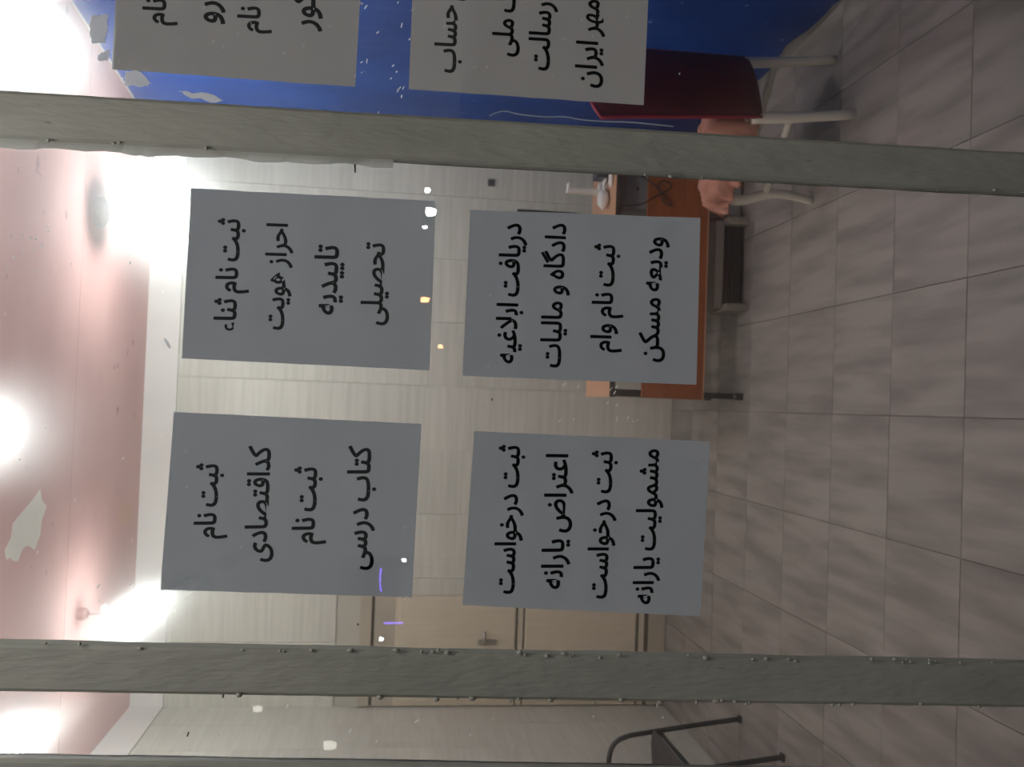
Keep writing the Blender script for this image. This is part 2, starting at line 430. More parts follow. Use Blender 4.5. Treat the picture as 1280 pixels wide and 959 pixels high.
# putty beads along the bars
def putty(fn, at, ab, zt, zb, side, za, zz, wmin, wmax):
    bm = bmesh.new(); n = 90; A = []; B = []
    for i in range(n+1):
        z = za+(zz-za)*i/n; x = ab+(at-ab)*(z-zb)/(zt-zb)
        wd = wmin+(wmax-wmin)*(0.5+0.35*math.sin(i*0.21)*math.sin(i*0.53+1))*random.uniform(0.75, 1.1)
        A.append(bm.verts.new(wl((x, YG-0.013, z)))); B.append(bm.verts.new(wl((x+side*wd, YG-0.006, z))))
    for i in range(n):
        bm.faces.new((A[i], A[i+1], B[i+1], B[i]))
    return finish(bm, 'putty_bead', M_putty, win)
putty(None, R2.x, R4.x, R2.z, R4.z, -1, 1.85, WZ1-0.05, 0.005, 0.012)
putty(None, R2.x, R4.x, R2.z, R4.z, -1, WZ0+0.05, 1.85, 0.0003, 0.0015)
putty(None, R1.x, R3.x, R1.z, R3.z, 1, WZ0+0.05, WZ1-0.05, 0.0005, 0.003)
putty(None, L1.x, L3.x, L1.z, L3.z, 1, WZ0+0.05, WZ1-0.05, 0.002, 0.0045)
putty(None, L2.x, L4.x, L2.z, L4.z, -1, WZ0+0.05, WZ1-0.05, 0.0005, 0.003)
def paint_blobs(at, ab, zt, zb, num):
    bm = bmesh.new()
    for i in range(num):
        z = random.uniform(1.0, 2.3); x = ab+(at-ab)*(z-zb)/(zt-zb)+random.uniform(-0.003, 0.003)
        s = random.uniform(0.0012, 0.003)
        r = bmesh.ops.create_icosphere(bm, subdivisions=1, radius=1.0)
        bmesh.ops.transform(bm, matrix=Matrix.Translation(wl((x, YG-0.0155, z))) @ Matrix.Diagonal((s, s*0.8, s*random.uniform(0.8, 2), 1)), verts=r['verts'])
    o = finish(bm, 'paint_drip', M_frame, win, smooth=True); o['kind'] = 'stuff'
paint_blobs(L1.x, L3.x, L1.z, L3.z, 40); paint_blobs(L2.x, L4.x, L2.z, L4.z, 26); paint_blobs(R2.x, R4.x, R2.z, R4.z, 10)

def pane(xa_t, xb_t, xa_b, xb_b):
    zt, zb = WZ1-0.05, WZ0+0.05
    bm = bmesh.new()
    v = [bm.verts.new(wl((x, YG+y, z))) for y in (-0.0025, 0.0025) for (x, z) in ((xa_b, zb), (xb_b, zb), (xb_t, zt), (xa_t, zt))]
    f = bm.faces.new((v[0], v[1], v[2], v[3])); f.material_index = 1
    bm.faces.new((v[7], v[6], v[5], v[4]))
    for i in range(4): bm.faces.new((v[i], v[i+4], v[(i+1) % 4+4], v[(i+1) % 4]))
    return finish(bm, 'glass_pane', [M_glass, M_bloomglass], win)
def ext(a, b, za, zb, z): return b+(a-b)*(z-zb)/(za-zb)
zt_, zb_ = WZ1-0.05, WZ0+0.05
cR = lambda z: (ext(R1.x, R3.x, R1.z, R3.z, z)+ext(R2.x, R4.x, R2.z, R4.z, z))/2
cL = lambda z: (ext(L1.x, L3.x, L1.z, L3.z, z)+ext(L2.x, L4.x, L2.z, L4.z, z))/2
p_mid = pane(cL(zt_), cR(zt_), cL(zb_), cR(zb_))
p_right = pane(cR(zt_)+0.001, WX1-0.05, cR(zb_)+0.001, WX1-0.05)
p_left = pane(WX0+0.03, cL(zt_)-0.001, WX0+0.03, cL(zb_)-0.001)
def on_glass(pts, name, mt, parent, y=-0.0032, th=0.0005):
    bm = bmesh.new(); P = [on_y(x, yy, YG+y) for x, yy in pts]
    bm.faces.new([bm.verts.new(wl((p.x, YG+y, p.z))) for p in P])
    return finish(bm, name, mt, parent)
# greasy smears that streak the lamps, and round films added to widen their glare
def smear(path, halves, parent, name='glare_smear'):
    """a film wiped along a path, thinning out to its edges"""
    bm = bmesh.new(); lay = bm.verts.layers.float.new('film'); n = len(path); G = []; m = 10
    for i, (x, y) in enumerate(path):
        ax, ay = path[max(i-1, 0)]; bx, by = path[min(i+1, n-1)]; l = math.hypot(bx-ax, by-ay); nx_, ny_ = -(by-ay)/l, (bx-ax)/l
        row = []
        for k in range(m+1):
            t = -1+2*k/m; p = on_y(x+nx_*t*halves[i], y+ny_*t*halves[i], YG-0.0035)
            v = bm.verts.new(wl((p.x, YG-0.0035, p.z))); v[lay] = (math.cos(t*math.pi/2)**2)*math.sin(math.pi*min(1, max(0, i/(n-1))))**0.7
            row.append(v)
        G.append(row)
    for i in range(n-1):
        for k in range(m): bm.faces.new((G[i][k], G[i][k+1], G[i+1][k+1], G[i+1][k]))
    return finish(bm, name, M_glarefilm, parent)
def lin(a, b, n): return [(a[0]+(b[0]-a[0])*i/(n-1), a[1]+(b[1]-a[1])*i/(n-1)) for i in range(n)]
smear(lin((70, 830), (330, 678), 14), [44*math.sin(math.pi*(0.15+0.85*i/13))**0.8+3 for i in range(14)], p_mid)
smear(lin((-60, 980), (120, 872), 12), [40*math.sin(math.pi*(0.1+0.9*i/11))**0.8+4 for i in range(12)], p_left)
def blob(cx, cy, r, parent):  # round film added in front of a lamp to enlarge its glare
    bm = bmesh.new(); lay = bm.verts.layers.float.new('film')
    def vv(x, y, f):
        p = on_y(x, y, YG-0.0035); v = bm.verts.new(wl((p.x, YG-0.0035, p.z))); v[lay] = f; return v
    c0 = vv(cx, cy, 1.0); prev = None; R_ = 8; A_ = 28
    for q in range(1, R_+1):
        f = math.cos(q/R_*math.pi/2)**2
        ring = [vv(cx+r*q/R_*math.cos(2*math.pi*k/A_), cy+r*q/R_*math.sin(2*math.pi*k/A_), f) for k in range(A_)]
        for k in range(A_):
            if prev is None: bm.faces.new((c0, ring[k], ring[(k+1) % A_]))
            else: bm.faces.new((prev[k], ring[k], ring[(k+1) % A_], prev[(k+1) % A_]))
        prev = ring
    return finish(bm, 'glare_smear', M_glarefilm, parent)
blob(200, 262, 150, p_mid)
blob(15, 20, 190, p_right)
# tape residue on the right pane, dust flecks on all
for pts in ([(112, 20), (134, 18), (136, 34), (131, 55), (114, 54), (112, 36)], [(121, 70), (126, 66), (136, 62), (136, 76), (124, 77)],
            [(157, 88), (176, 90), (190, 104), (178, 110), (156, 106)], [(222, 113), (262, 118), (283, 126), (262, 127), (240, 122)],
            ):
    rough = []
    for i, (x, y) in enumerate(pts):
        x2, y2 = pts[(i+1) % len(pts)]
        for k in range(4): rough.append((x+(x2-x)*k/4+random.uniform(-1.6, 1.6), y+(y2-y)*k/4+random.uniform(-1.6, 1.6)))
    on_glass(rough, 'tape_residue', M_tape, p_right, y=0.0035)
c = [(612, 145), (620, 141), (632, 139), (650, 143), (680, 146), (705, 146), (730, 150), (760, 152), (790, 153), (842, 158)]
P = [on_y(x, y, YG+0.0045) for x, y in c]
tubeobj('plastic_thread', [wl((p.x, YG+0.0045, p.z)) for p in spline(P, 5)], 0.0008, M_tape, p_right, 6)
def flecks(parent, regs, num):
    bm = bmesh.new()
    for i in range(num):
        x0, y0, x1, y1 = random.choice(regs)
        x, y = random.uniform(x0, x1), random.uniform(y0, y1)
        l = random.uniform(1.0, 3.2); an = random.gauss(2.15, 0.25); wd = random.uniform(0.4, 0.8)
        ca, sa = math.cos(an), math.sin(an)
        q = [on_y(x+ca*l*s-sa*wd*t, y+sa*l*s+ca*wd*t, YG-0.003) for s, t in ((-1, -1), (1, -1), (1, 1), (-1, 1))]
        bm.faces.new([bm.verts.new(wl((p.x, YG+0.0032, p.z))) for p in q])
    o = finish(bm, 'dust_flecks', M_fleck, parent); o['kind'] = 'stuff'
flecks(p_mid, [(2, 280, 70, 340), (0, 180, 900, 800), (700, 480, 800, 560), (0, 180, 240, 800)], 60)
flecks(p_right, [(100, 0, 880, 150), (440, 0, 520, 120)], 40)
flecks(p_left, [(60, 880, 900, 955)], 16)
on_glass([(204, 424), (207, 422), (215, 434), (212, 437)], 'white_chip', M_fleck, p_mid, y=0.0034)
sm = mat('dark_smut', (0.10, 0.09, 0.08), 0.9)
for pts in ([(436, 199), (441, 197), (450, 197), (449, 200), (445, 201), (445, 216), (443, 216), (442, 202), (437, 204)], [(614, 498), (616, 498), (616, 501), (614, 501)], [(446, 780), (448, 779), (449, 781), (447, 783)], [(296, 178), (299, 177), (297, 184), (295, 184)]):
    on_glass(pts, 'dirt_spot', sm, p_mid)
for pts in ([(235, 915), (237, 915), (235, 921), (233, 921)],):
    on_glass(pts, 'dirt_spot', sm, p_left)

# ------------------------------------------------------------------ the six printed notices taped inside the glass
FORMS = {'ا': (0xFE8D, 0xFE8E), 'ب': (0xFE8F, 0xFE90, 0xFE91, 0xFE92), 'ت': (0xFE95, 0xFE96, 0xFE97, 0xFE98), 'ث': (0xFE99, 0xFE9A, 0xFE9B, 0xFE9C),
 'ح': (0xFEA1, 0xFEA2, 0xFEA3, 0xFEA4), 'خ': (0xFEA5, 0xFEA6, 0xFEA7, 0xFEA8), 'د': (0xFEA9, 0xFEAA), 'ر': (0xFEAD, 0xFEAE), 'ز': (0xFEAF, 0xFEB0),
 'س': (0xFEB1, 0xFEB2, 0xFEB3, 0xFEB4), 'ش': (0xFEB5, 0xFEB6, 0xFEB7, 0xFEB8), 'ص': (0xFEB9, 0xFEBA, 0xFEBB, 0xFEBC), 'ض': (0xFEBD, 0xFEBE, 0xFEBF, 0xFEC0),
 'ع': (0xFEC9, 0xFECA, 0xFECB, 0xFECC), 'غ': (0xFECD, 0xFECE, 0xFECF, 0xFED0), 'ف': (0xFED1, 0xFED2, 0xFED3, 0xFED4), 'ق': (0xFED5, 0xFED6, 0xFED7, 0xFED8),
 'ک': (0xFB8E, 0xFB8F, 0xFB90, 0xFB91), 'گ': (0xFB92, 0xFB93, 0xFB94, 0xFB95), 'ل': (0xFEDD, 0xFEDE, 0xFEDF, 0xFEE0), 'م': (0xFEE1, 0xFEE2, 0xFEE3, 0xFEE4),
 'ن': (0xFEE5, 0xFEE6, 0xFEE7, 0xFEE8), 'ه': (0xFEE9, 0xFEEA, 0xFEEB, 0xFEEC), 'و': (0xFEED, 0xFEEE), 'ی': (0xFBFC, 0xFBFD, 0xFBFE, 0xFBFF), 'ء': (0xFE80,), 'ﻻ': (0xFEFB, 0xFEFC)}
def shape(s):
    s = s.replace('لا', 'ﻻ'); out = []
    for i, ch in enumerate(s):
        if ch not in FORMS: out.append(ch); continue
        f = FORMS[ch]
        pv = i > 0 and s[i-1] in FORMS and len(FORMS[s[i-1]]) == 4 and len(f) > 1
        nx = len(f) == 4 and i+1 < len(s) and s[i+1] in FORMS and len(FORMS[s[i+1]]) > 1
        k = (3 if nx else 1) if pv else (2 if nx else 0)
        out.append(chr(f[k]))
    return ''.join(reversed(out))
def text_mesh(s, bold=0.008):
    cu = bpy.data.curves.new('lettering', 'FONT'); cu.body = shape(s); cu.resolution_u = 3; cu.offset = bold; cu.space_word = 0.75
    o = bpy.data.objects.new('lettering', cu); COL.objects.link(o)
    dg = bpy.context.evaluated_depsgraph_get(); dg.update()
    me = bpy.data.meshes.new_from_object(o.evaluated_get(dg)); bpy.data.objects.remove(o); bpy.data.curves.remove(cu)
    return me
YP = YG+0.007
def notice(corners, lines, label, mt):
    """corners: top right, bottom right, bottom left, top left of the sheet as one reads it"""
    C4 = [on_y(x, y, YP) for x, y in corners]
    org = (C4[1]+C4[2])/2
    bm = bmesh.new(); nu, nv = 10, 24; grid = []
    ph = random.random()*6
    folds = [random.uniform(0.2, 0.28), random.uniform(0.46, 0.54), random.uniform(0.72, 0.8)]
    for j in range(nv+1):
        t = j/nv; row = []
        for i in range(nu+1):
            s = i/nu
            p = (C4[3]*(1-s)+C4[0]*s)*(1-t)+(C4[2]*(1-s)+C4[1]*s)*t
            dy = 0.0015+0.0008*math.sin(s*5+ph)*math.sin(t*7+ph*2)
            for f in folds: dy += 0.0018*max(0, 1-abs(t-f)/0.06)
            row.append(bm.verts.new((p.x-org.x, dy, p.z-org.z)))
        grid.append(row)
    for j in range(nv):
        for i in range(nu): bm.faces.new((grid[j][i], grid[j][i+1], grid[j+1][i+1], grid[j+1][i]))
    bmesh.ops.recalc_face_normals(bm, faces=bm.faces[:])
    me = bpy.data.meshes.new('paper_notice'); bm.to_mesh(me); bm.free()
    for p in me.polygons: p.use_smooth = True
    o = link('paper_notice', me, mt); o.location = (org.x, YP, org.z)
    tag(o, label, 'notice', 'paper notices on the window')
    for s, x, ya, yb in lines:
        me = text_mesh(s)
        xs = [v.co.x for v in me.vertices]; zs = [v.co.y for v in me.vertices]
        x0, x1 = min(xs), max(xs); zc = (min(zs)+max(zs))/2
        a = on_y(x+(yb-ya)*-0.022, yb, YP); b = on_y(x+(yb-ya)*0.022, ya, YP)      # left end, right end
        ex = (b-a); sc = ex.length/(x1-x0); ex.normalize(); ez = Vector((-ex.z, 0, ex.x)); mid = (a+b)/2
        for v in me.vertices:
            q = mid+ex*((v.co.x-(x0+x1)/2)*sc)+ez*((v.co.y-zc)*sc*1.16)
            v.co = (q.x-org.x, -0.0008, q.z-org.z)
        # a heavier stroke: the same print, struck again a hair to each side
        bm = bmesh.new(); k = 0.016*sc
        for sx, sz in ((0, 0), (k, 0), (-k, 0), (0, k), (0, -k), (0.7*k, 0.7*k), (-0.7*k, -0.7*k), (0.7*k, -0.7*k), (-0.7*k, 0.7*k)):
            n0 = len(bm.verts); bm.from_mesh(me); bm.verts.ensure_lookup_table()
            for v in bm.verts[n0:]: v.co += Vector((sx, 0, sz))
        bm.to_mesh(me); bm.free()
        link('lettering', me, M_ink, o)
    # clear tape tabs hold the sheet; their ends show as faint strips
    return o
notice([(238, 235), (545, 251), (537, 463), (227, 448)], [('ثبت نام ثناء', 291, 274, 415), ('احراز هویت', 348, 280, 412), ('تاییدیه', 411, 307, 393), ('تحصیلی', 470, 304, 406)],
       'paper notice touching the brightest lamp glare by the pink ceiling', M_paper)
notice([(588, 262), (876, 272), (871, 481), (578, 470)], [('دریافت ابلاغیه', 639, 280, 454), ('دادگاه و مالیات', 693, 280, 459), ('ثبت نام وام', 760, 306, 440), ('ودیعه مسکن', 817, 297, 452)],
       'paper notice hanging in front of the orange desk', M_paper)
notice([(217, 515), (527, 530), (515, 747), (200, 738)], [('ثبت نام', 265, 580, 673), ('کداقتصادی', 326, 558, 702), ('ثبت نام', 388, 584, 680), ('کتاب درسی', 451, 558, 712)],
       'paper notice nearest the peeled patch of the pink ceiling', M_paper)
notice([(593, 539), (888, 552), (876, 771), (578, 757)], [('ثبت درخواست', 637, 557, 742), ('اعتراض یارانه', 697, 568, 736), ('ثبت درخواست', 753, 564, 748), ('مشمولیت یارانه', 811, 562, 755)],
       'paper notice overlapping both the tan door and the floor', M_paper)
notice([(151, -125), (456, -106), (444, 108), (139, 86)], [('ثبت نام', 202, -64, 31), ('خودرو', 265, -56, 29), ('ثبت نام', 320, -54, 41), ('کنکور', 383, -42, 38)],
       'cut-off paper notice on blue, nearest the glaring photo corner', M_paperwarm)
notice([(519, -92), (814, -78), (805, 131), (511, 111)], [('افتتاح حساب', 566, -72, 91), ('بانک ملی', 634, -38, 70), ('بانک رسالت', 680, -60, 88), ('مهر ایران', 738, 0, 109)],
       'paper notice in front of the dark red chair and blue wall', M_paperwarm)

# ------------------------------------------------------------------ pendant bulbs
def pendant(x, y, zb, label, hold=None, R=0.055):
    hold = hold or M_ceil
    cr = 0.075 if hold is M_lampdark else 0.03
    o = empty('pendant_lamp', (x, y, ZC)); tag(o, label, 'lamp', 'pendant bulbs under the ceiling')
    bm = bmesh.new(); lathe(bm, [(cr, 0.0), (cr, -0.03), (cr*0.7, -0.045), (0.008, -0.05)]); finish(bm, 'canopy', hold, o, smooth=False)
    d = zb-ZC
    bm = bmesh.new(); tube(bm, [(0, 0, -0.045), (0, 0, d+0.12)], 0.006, 8); finish(bm, 'cord', hold, o)
    bm = bmesh.new(); lathe(bm, [(0.012, d+0.13), (0.024, d+0.12), (0.026, d+0.065), (0.020, d+0.055)]); finish(bm, 'socket', hold, o)
    if hold is M_lampdark:
        bm = bmesh.new(); lathe(bm, [(0.024, d+0.155), (0.05, d+0.14), (0.088, d+0.085), (0.084, d+0.08), (0.045, d+0.128), (0.026, d+0.13)], 24); finish(bm, 'lamp_hood', M_lampdark, o, smooth=True)  # dark collar added to keep the bulb's light off the ceiling
    bm = bmesh.new()
    prof = [(0.018, d+0.06), (0.024, d+0.045)]+[(R*math.sin(t), d+R*math.cos(t)) for t in [0.62+i*(math.pi-0.62)/10 for i in range(11)]]
    lathe(bm, prof, 20); finish(bm, 'bulb', M_bulb, o, smooth=True)
    return o
a = on_y(208, 265, 4.86); pendant(a.x-0.02, 4.86, a.z, 'bulb with dark holder, glaring at the corner of a paper notice', M_lampdark, 0.07)
b = on_y(170, 768, 4.86); pendant(b.x, 4.86, b.z, 'bulb making a diagonal streak of glare beside a window bar', None, 0.034)
zb = 2.99
q = on_z(-34, 540, zb); pendant(q.x, q.y, zb, 'bulb glowing at the photo edge in the middle of the pink ceiling', None, 0.05)
q = on_z(12, 38, zb); pendant(q.x, q.y, zb, 'bulb glaring in the photo corner beside the blue wall', None, 0.062)
q = on_z(-6, 948, zb); pendant(q.x, q.y, zb, 'bulb glaring through the narrow pane at the pink ceiling corner', None, 0.042)

# unseen tube lamp added outside over the window to brighten frame and papers
sl = empty('added_tube_lamp', (0.1, YG-0.06, 3.02)); tag(sl, 'added unseen tube lamp above the window, brightening frame and papers', 'lamp')
boxobj('back_rail', (0, -0.02, 0.06), (1.3, 0.04, 0.06), M_lampdark, sl, 0.004)
for s_ in (-1, 1): tubeobj('bracket', [(s_*0.5, -0.03, 0.06), (s_*0.5, -0.34, 0.09)], 0.012, M_lampdark, sl)
bm = bmesh.new(); prism(bm, [Vector((-0.66, -0.42, 0.03)), Vector((-0.66, -0.38, 0.10)), Vector((-0.66, -0.28, 0.10)), Vector((-0.66, -0.24, 0.03)), Vector((-0.66, -0.29, 0.09)), Vector((-0.66, -0.37, 0.09))], (1.32, 0, 0)); finish(bm, 'lamp_hood', M_lampdark, sl)
tubeobj('tube', [(-0.62, -0.33, 0.045), (0.62, -0.33, 0.045)], 0.014, emit('fill_tube', (1.0, 1.0, 0.95), 60.0), sl, 12)

# ------------------------------------------------------------------ desk
DXa, DXb, DY0, DY1 = 0.07, 1.36, 4.70, 5.26
desk = empty('office_desk', ((DXa+DXb)/2, (DY0+DY1)/2, 0)); tag(desk, 'orange laminate desk with black legs by the back wall', 'desk')
dc = Vector(((DXa+DXb)/2, (DY0+DY1)/2, 0))
def dk(name, x0, x1, y0, y1, z0, z1, mt, parent=None, bevel=0.0):
    return boxobj(name, Vector(((x0+x1)/2, (y0+y1)/2, (z0+z1)/2))-dc, (x1-x0, y1-y0, z1-z0), mt, parent or desk, bevel)
top = dk('desk_top', DXa, DXb, DY0, DY1, 0.695, 0.718, M_top, None, 0.002)
dk('edge_band', DXa, DXb, DY0-0.003, DY0-0.0002, 0.688, 0.716, M_blackplastic, top)
dk('modesty_panel', DXa+0.002, DXb-0.002, DY0+0.002, DY0+0.02, 0.22, 0.548, M_orange, None, 0.002)
dk('panel_edge', DXa+0.002, DXb-0.002, DY0+0.0005, DY0+0.0019, 0.22, 0.226, M_top)
for x in (DXa+0.012, DXb-0.042):
    for y in (DY0+0.022, DY1-0.052):
        lg = dk('leg', x, x+0.03, y, y+0.03, 0.05, 0.695, M_black)
        dk('foot', x-0.003, x+0.033, y-0.003, y+0.033, 0.0, 0.036, M_black, lg)
        dk('foot_stem', x+0.009, x+0.021, y+0.009, y+0.021, 0.036, 0.05, M_chrome, lg)
    dk('side_rail', x+0.004, x+0.026, DY0+0.052, DY1-0.052, 0.64, 0.67, M_black)
    dk('side_rail', x+0.004, x+0.026, DY0+0.052, DY1-0.052, 0.08, 0.10, M_black)
dk('top_rail', DXa+0.042, DXb-0.042, DY1-0.045, DY1-0.02, 0.655, 0.69, M_black)

# under the desk
pc = empty('steel_case', (1.16, 5.0, 0)); tag(pc, 'grey metal case standing behind the orange panel of the desk', 'case')
boxobj('body', (0, 0, 0.335), (0.235, 0.42, 0.65), M_pcgrey, pc, 0.006)
boxobj('front_plate', (0, -0.216, 0.335), (0.21, 0.010, 0.62), M_pcgrey, pc, 0.003)
bm = bmesh.new(); tube(bm, [(0.0, -0.221, 0.585), (0.0, -0.228, 0.585)], 0.008); finish(bm, 'lock', M_black, pc)
for sx in (-1, 1):
    for sy in (-1, 1): boxobj('foot', (sx*0.09, sy*0.17, 0.006), (0.03, 0.03, 0.012), M_black, pc)

ht = empty('low_heater', (0.785, 4.845, 0)); tag(ht, 'low beige unit with dark open front on the floor under the desk', 'heater')
boxobj('top_shell', (0, 0.0, 0.145), (0.46, 0.22, 0.05), M_beige, ht, 0.008)
boxobj('back_shell', (0, 0.095, 0.075), (0.44, 0.02, 0.10), M_beige, ht, 0.003)
for s in (-1, 1):
    boxobj('end_foot', (s*0.225, -0.02, 0.06), (0.04, 0.27, 0.12), M_beige, ht, 0.012)
boxobj('dark_core', (0, -0.01, 0.072), (0.405, 0.17, 0.092), M_blackplastic, ht, 0.003)
for k in range(5):
    boxobj('grille_bar', (0, -0.098, 0.036+k*0.019), (0.405, 0.006, 0.005), M_black, ht)

# things on the desk (top at 0.718)
ZD = 0.718
mon = empty('monitor', (0.72, 5.0, ZD)); tag(mon, 'black flat monitor on the desk, mostly behind a paper notice', 'monitor')
boxobj('screen_shell', (0, 0, 0.30), (0.68, 0.035, 0.33), M_blackplastic, mon, 0.006)
boxobj('screen', (0, 0.019, 0.30), (0.64, 0.003, 0.29), mat('dark_screen', (0.01, 0.01, 0.012), 0.15), mon)
boxobj('neck', (0, -0.01, 0.08), (0.05, 0.03, 0.15), M_blackplastic, mon, 0.004)
boxobj('base', (0, 0, 0.008), (0.22, 0.17, 0.016), M_blackplastic, mon, 0.004)

st = empty('desk_display_stand', (1.172, 4.99, ZD)); tag(st, 'thin white upright plate seen edge-on on the desk', 'stand')
bm = bmesh.new(); prism(bm, [Vector((-0.004, -0.035, 0.004)), Vector((-0.004, 0.035, 0.004)), Vector((-0.004, 0.035, 0.20)), Vector((-0.004, -0.025, 0.20))], (0.018, 0, 0)); finish(bm, 'plate', M_white, st, 0.002)
boxobj('lip', (0.028, 0.005, 0.192), (0.035, 0.06, 0.012), M_white, st, 0.002)
boxobj('base', (0.02, 0.0, 0.006), (0.10, 0.2, 0.012), M_white, st, 0.003)
nb = empty('card_reader', (1.27, 4.93, ZD)); tag(nb, 'small navy box device beside the white plate on the desk', 'device')
boxobj('body', (0, 0, 0.032), (0.075, 0.11, 0.064), M_navy, nb, 0.006)
boxobj('face', (0.0, -0.0565, 0.036), (0.06, 0.004, 0.04), M_blackplastic, nb)
boxobj('slot', (0.0, -0.0595, 0.036), (0.045, 0.003, 0.006), M_pcgrey, nb)
def crumple(name, loc, sx, sy, sz, label, mt, seed):
    rnd = random.Random(seed); bm = bmesh.new(); bmesh.ops.create_icosphere(bm, subdivisions=2, radius=1.0)
    for v in bm.verts:
        k = rnd.uniform(0.75, 1.05); v.co = Vector((v.co.x*sx*k, v.co.y*sy*k, (v.co.z*k+0.9)*sz)); v.co.z = max(v.co.z, 0)
    o = finish(bm, name, mt); o.location = loc; return tag(o, label, 'paper')
crumple('crumpled_paper', (1.11, 4.86, ZD), 0.055, 0.06, 0.032, 'crumpled white paper left on the desk top near the plate', M_white, 3)
crumple('crumpled_paper', (1.22, 4.775, ZD), 0.07, 0.03, 0.012, 'flattened pale paper scrap at the desk front edge', M_white, 5)
def cable(name, pts, label, r=0.0035):
    bm = bmesh.new(); tube(bm, spline(pts, 10), r, 8); o = finish(bm, name, M_cable, smooth=True); return tag(o, label, 'cable', 'cables hanging off the desk')
cable('power_cable', [(1.235, 4.6915, 0.712), (1.23, 4.69, 0.69), (1.20, 4.688, 0.58), (1.12, 4.69, 0.47), (1.065, 4.69, 0.425), (1.085, 4.69, 0.47), (1.16, 4.69, 0.50), (1.19, 4.69, 0.47), (1.16, 4.688, 0.43), (1.10, 4.688, 0.52), (1.055, 4.688, 0.60), (1.05, 4.69, 0.69), (1.055, 4.6915, 0.712)], 'black cable looping down across the orange panel')
cable('power_cable', [(1.15, 4.86, 0.724), (1.19, 4.9, 0.73), (1.215, 4.86, 0.728), (1.22, 4.80, 0.73)], 'short black cable lying between plate and device')
# wall socket
sp = on_y(614, 229, YB)
so = empty('wall_socket', (sp.x, YB-0.006, sp.z-0.02)); tag(so, 'small dark square socket on the cream tiled wall', 'socket')
boxobj('plate', (0, -0.005, 0.02), (0.045, 0.01, 0.045), mat('dark_plate', (0.09, 0.085, 0.075), 0.5), so, 0.002)
boxobj('insert', (0, -0.011, 0.02), (0.026, 0.003, 0.026), M_black, so)

# ------------------------------------------------------------------ red chair with ivory legs
RN = Vector((1.24, 3.606, 0)); RFR = Vector((1.527, 3.781, 0)); FN = Vector((0.961, 3.974, 0)); FF = RFR+FN-RN
cc = (RN+RFR+FN+FF)/4
ch = empty('dining_chair', cc); tag(ch, 'ivory wooden chair with dark red back and salmon cloth seat', 'chair')
def lc(p): return Vector(p)-cc
e1 = (RFR-RN).normalized(); e2 = (FN-RN).normalized()
def leg(pts, rads): tubeobj('leg', [lc(p) for p in spline(pts, 6)], rads, M_whitepaint, ch, 10)
def taper(n, a, b): return [a+(b-a)*i/(n-1) for i in range(n)]
leg([RN+Vector((-0.045, 0.012, 0.43)), RN+Vector((-0.03, 0.006, 0.25)), RN+Vector((0, 0, 0.0))], taper(13, 0.024, 0.020))
leg([RFR+Vector((-0.045, 0.01, 0.43)), RFR+Vector((-0.028, 0, 0.22)), RFR+Vector((0.0, 0, 0.0))], taper(13, 0.024, 0.018))
leg([FN+Vector((0.012, -0.01, 0.43)), FN+Vector((-0.015, 0.006, 0.34)), FN+Vector((0.02, -0.01, 0.2)), FN+Vector((0.018, -0.006, 0.1)), FN], taper(25, 0.027, 0.016))
leg([FF+Vector((-0.012, -0.01, 0.43)), FF+Vector((0.01, 0.006, 0.34)), FF+Vector((-0.02, -0.01, 0.2)), FF+Vector((-0.018, -0.006, 0.1)), FF], taper(25, 0.027, 0.016))
def stretcher(a, b): tubeobj('stretcher', [lc(a), lc((a+b)/2), lc(b)], [0.014, 0.017, 0.014], M_whitepaint, ch, 10)
stretcher(RN+Vector((-0.032, 0.006, 0.27)), FN+Vector((0.016, -0.008, 0.22)))
stretcher(RFR+Vector((-0.03, 0.0, 0.27)), FF+Vector((-0.018, -0.008, 0.22)))
# seat frame
bm = bmesh.new(); zc = 0.40
cs = [RN+e2*0.035, RFR+e2*0.035, FF-e2*0.01, FN-e2*0.01]
prism(bm, [lc(p+Vector((-0.03, 0, 0.40))) for p in cs], (0, 0, 0.05)); finish(bm, 'seat_frame', M_whitepaint, ch)
# backrest: gently fanned, bowed upholstered panel
bm = bmesh.new(); nu, nv = 14, 22; F = []; B = []
for j in range(nv+1):
    t = j/nv; z = 0.395+0.715*t; wdt = 0.178+0.035*t
    fr = []; bk = []
    for i in range(nu+1):
        s = -1+2*i/nu
        zz = z - (0.05*max(0, t-0.75)/0.25*abs(s)**3) - (0.02*(1-t)**6*0 )
        p = (RN+RFR)/2+Vector((-0.045, 0.012, 0))-e2*(0.02+0.03*t)+e1*(s*wdt) - Vector((0.055*t, 0, 0))
        bow = 0.022*(1-s*s)
        edge = 0.028*(1-abs(s)**6)*(1-max(0, (t-0.93)/0.07)**2)*min(1, t/0.04+0.3)
        fr.append(bm.verts.new(lc(p-e2*(bow+edge)+Vector((0, 0, zz))))); bk.append(bm.verts.new(lc(p-e2*(bow-edge-0.004)+Vector((0, 0, zz)))))
    F.append(fr); B.append(bk)
for j in range(nv):
    for i in range(nu):
        bm.faces.new((F[j][i], F[j][i+1], F[j+1][i+1], F[j+1][i])); bm.faces.new((B[j][i+1], B[j][i], B[j+1][i], B[j+1][i+1]))
    bm.faces.new((F[j][0], F[j+1][0], B[j+1][0], B[j][0])); bm.faces.new((F[j+1][nu], F[j][nu], B[j][nu], B[j+1][nu]))
for i in range(nu):
    bm.faces.new((F[0][i+1], F[0][i], B[0][i], B[0][i+1])); bm.faces.new((F[nv][i], F[nv][i+1], B[nv][i+1], B[nv][i]))
left_edge = [((F[j][0].co+B[j][0].co)/2).copy() for j in range(nv+1)]
top_edge = [((F[nv][i].co+B[nv][i].co)/2).copy() for i in range(1, nu+1)]
